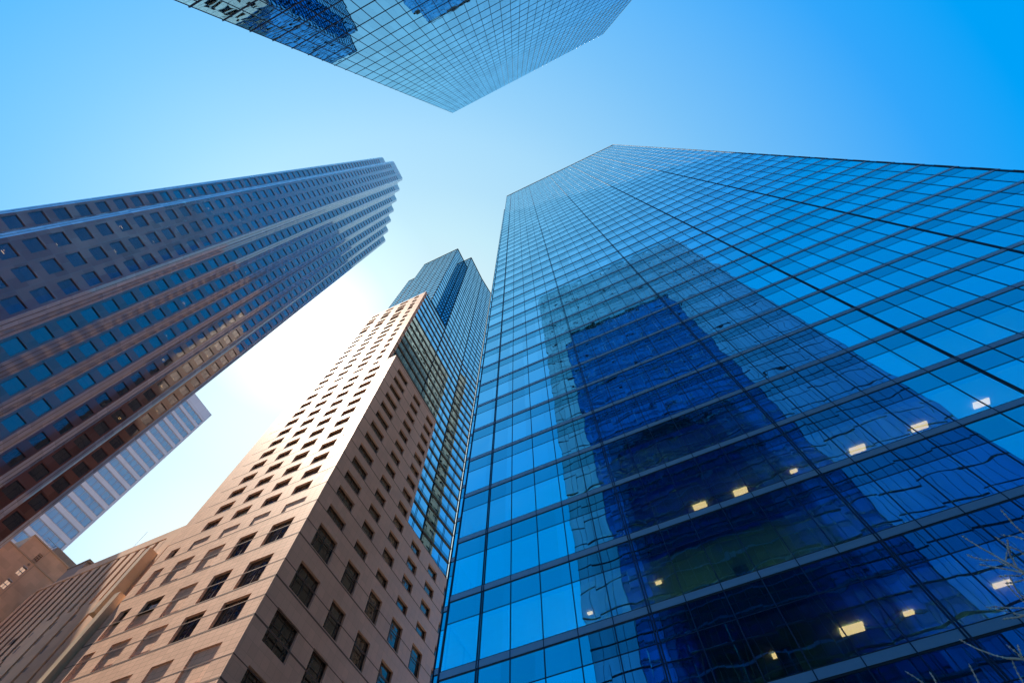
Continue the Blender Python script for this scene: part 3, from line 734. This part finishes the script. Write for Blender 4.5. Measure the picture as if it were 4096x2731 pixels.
def view_dir(px, py):
    return (RT * (px - 2048) - UP * (py - 1365.5) + FW * FPX).normalized()
TX, TY = 7.6, 11.6
T, grow = bare_tree(TX, TY)
mb = MB(); tube(mb, [Vector((TX, TY, -1.6)), Vector((TX + .05, TY, .2)), Vector((TX - .05, TY + .05, 2.0)), Vector((TX + .1, TY, 3.8))], .14, .085, 10); mb.build('trunk', M_bark, T)
mb = MB()
def on(px, py, d): return view_dir(3296 + px * .5298, 1900 + py * .5298) * d
def twig(path, r0, r1, d):
    r0 *= .8; r1 = max(r1 * .9, .005)
    pts = [on(px, py, d + dd) for px, py, dd in path]
    tube(mb, pts, r0, r1)
    for i in range(len(pts) - 1):            # buds
        for q in (.3, .7):
            c = pts[i].lerp(pts[i + 1], q); s = .0095
            mb.box(c.x - s, c.x + s, c.y - s, c.y + s, c.z - s, c.z + s)
D = 10.0
hub = (1620, 760, 0)
twig([hub, (1510, 730, 0), (1400, 670, 0), (1280, 600, .1), (1180, 545, .15), (1090, 490, .2), (1035, 450, .2)], .022, .005, D)
twig([hub, (1510, 735, 0), (1400, 712, .1), (1330, 700, .1), (1220, 680, .2), (1170, 672, .2)], .018, .005, D)
twig([(1400, 690, .05), (1310, 640, .1), (1200, 640, .1), (1130, 620, .15), (1075, 595, .2)], .012, .004, D)
twig([(1460, 700, .05), (1405, 600, 0), (1390, 530, -.1), (1383, 480, -.1)], .013, .005, D)
twig([(1370, 655, .1), (1385, 560, .1), (1388, 500, .1)], .009, .004, D)
twig([hub, (1560, 640, -.1), (1480, 570, -.1), (1380, 530, -.1), (1290, 460, -.1)], .014, .005, D)
twig([(1560, 700, 0), (1480, 760, 0), (1400, 755, 0), (1303, 765, .1)], .010, .004, D)
twig([(1600, 780, 0), (1500, 790, 0), (1430, 810, 0), (1365, 815, 0)], .010, .004, D)
twig([(1640, 560, 0), (1500, 430, 0), (1440, 380, 0), (1380, 310, 0), (1330, 255, 0)], .012, .005, D)
twig([(1640, 500, 0), (1510, 480, 0), (1430, 460, .1), (1330, 448, .1)], .010, .004, D)
twig([(1640, 1000, 0), (1520, 1050, 0), (1470, 1070, 0), (1400, 1078, .05), (1350, 1085, .1)], .018, .008, D)
twig([(1640, 1010, 0), (1510, 1002, 0), (1380, 998, 0), (1262, 988, 0)], .010, .004, D)
twig([(1640, 1060, 0), (1480, 1050, 0), (1340, 1020, .1), (1220, 992, .1)], .009, .004, D)
twig([(1400, 760, 0), (1450, 860, 0), (1510, 930, 0), (1640, 1000, 0)], .006, .012, D)
twig([(1375, 815, 0), (1440, 890, 0), (1510, 955, 0)], .004, .010, D)
twig([(1640, 1400, 0), (1480, 1385, 0), (1380, 1380, 0), (1280, 1355, .1), (1160, 1310, .1), (1080, 1270, .2), (1020, 1235, .2)], .020, .005, D)
twig([(1640, 1420, 0), (1510, 1400, 0), (1460, 1340, 0), (1375, 1275, 0)], .010, .004, D)
twig([(1500, 1385, 0), (1480, 1330, 0), (1460, 1275, 0)], .009, .004, D)
twig([(1640, 1640, 0), (1500, 1560, 0), (1450, 1470, 0), (1420, 1395, 0)], .011, .004, D)
twig([(1300, 1760, 0), (1170, 1568, 0), (1130, 1490, 0), (1092, 1420, 0)], .013, .005, D)
twig([(960, 1760, 0), (860, 1590, 0), (830, 1530, 0), (795, 1480, 0)], .012, .005, D)
twig([(900, 1720, 0), (760, 1575, 0), (690, 1525, 0), (610, 1475, 0)], .012, .005, D)
top = Vector((TX + .1, TY, 3.8))
for px, py in ((1620, 760), (1640, 1000), (1640, 1400), (1300, 1760), (960, 1760), (900, 1720), (1640, 560)):
    e = on(px, py, D); m1 = top.lerp(e, .5) + Vector((.1, .1, -.15)); tube(mb, [top, m1, e], .035, .011)
limbs = []
R0 = random.Random(2)
for a in (-.5, 0.1, 0.6):
    grow(top, Vector((math.cos(a) * 1.5, math.sin(a) * .6, .45)), 2.0, .045, 1, limbs)
for pts_, r0, r1 in limbs:
    if len(limbs): tube(mb, pts_, max(r0, .004), max(r1, .003), 5)
mb.build('crown', M_bark, T)
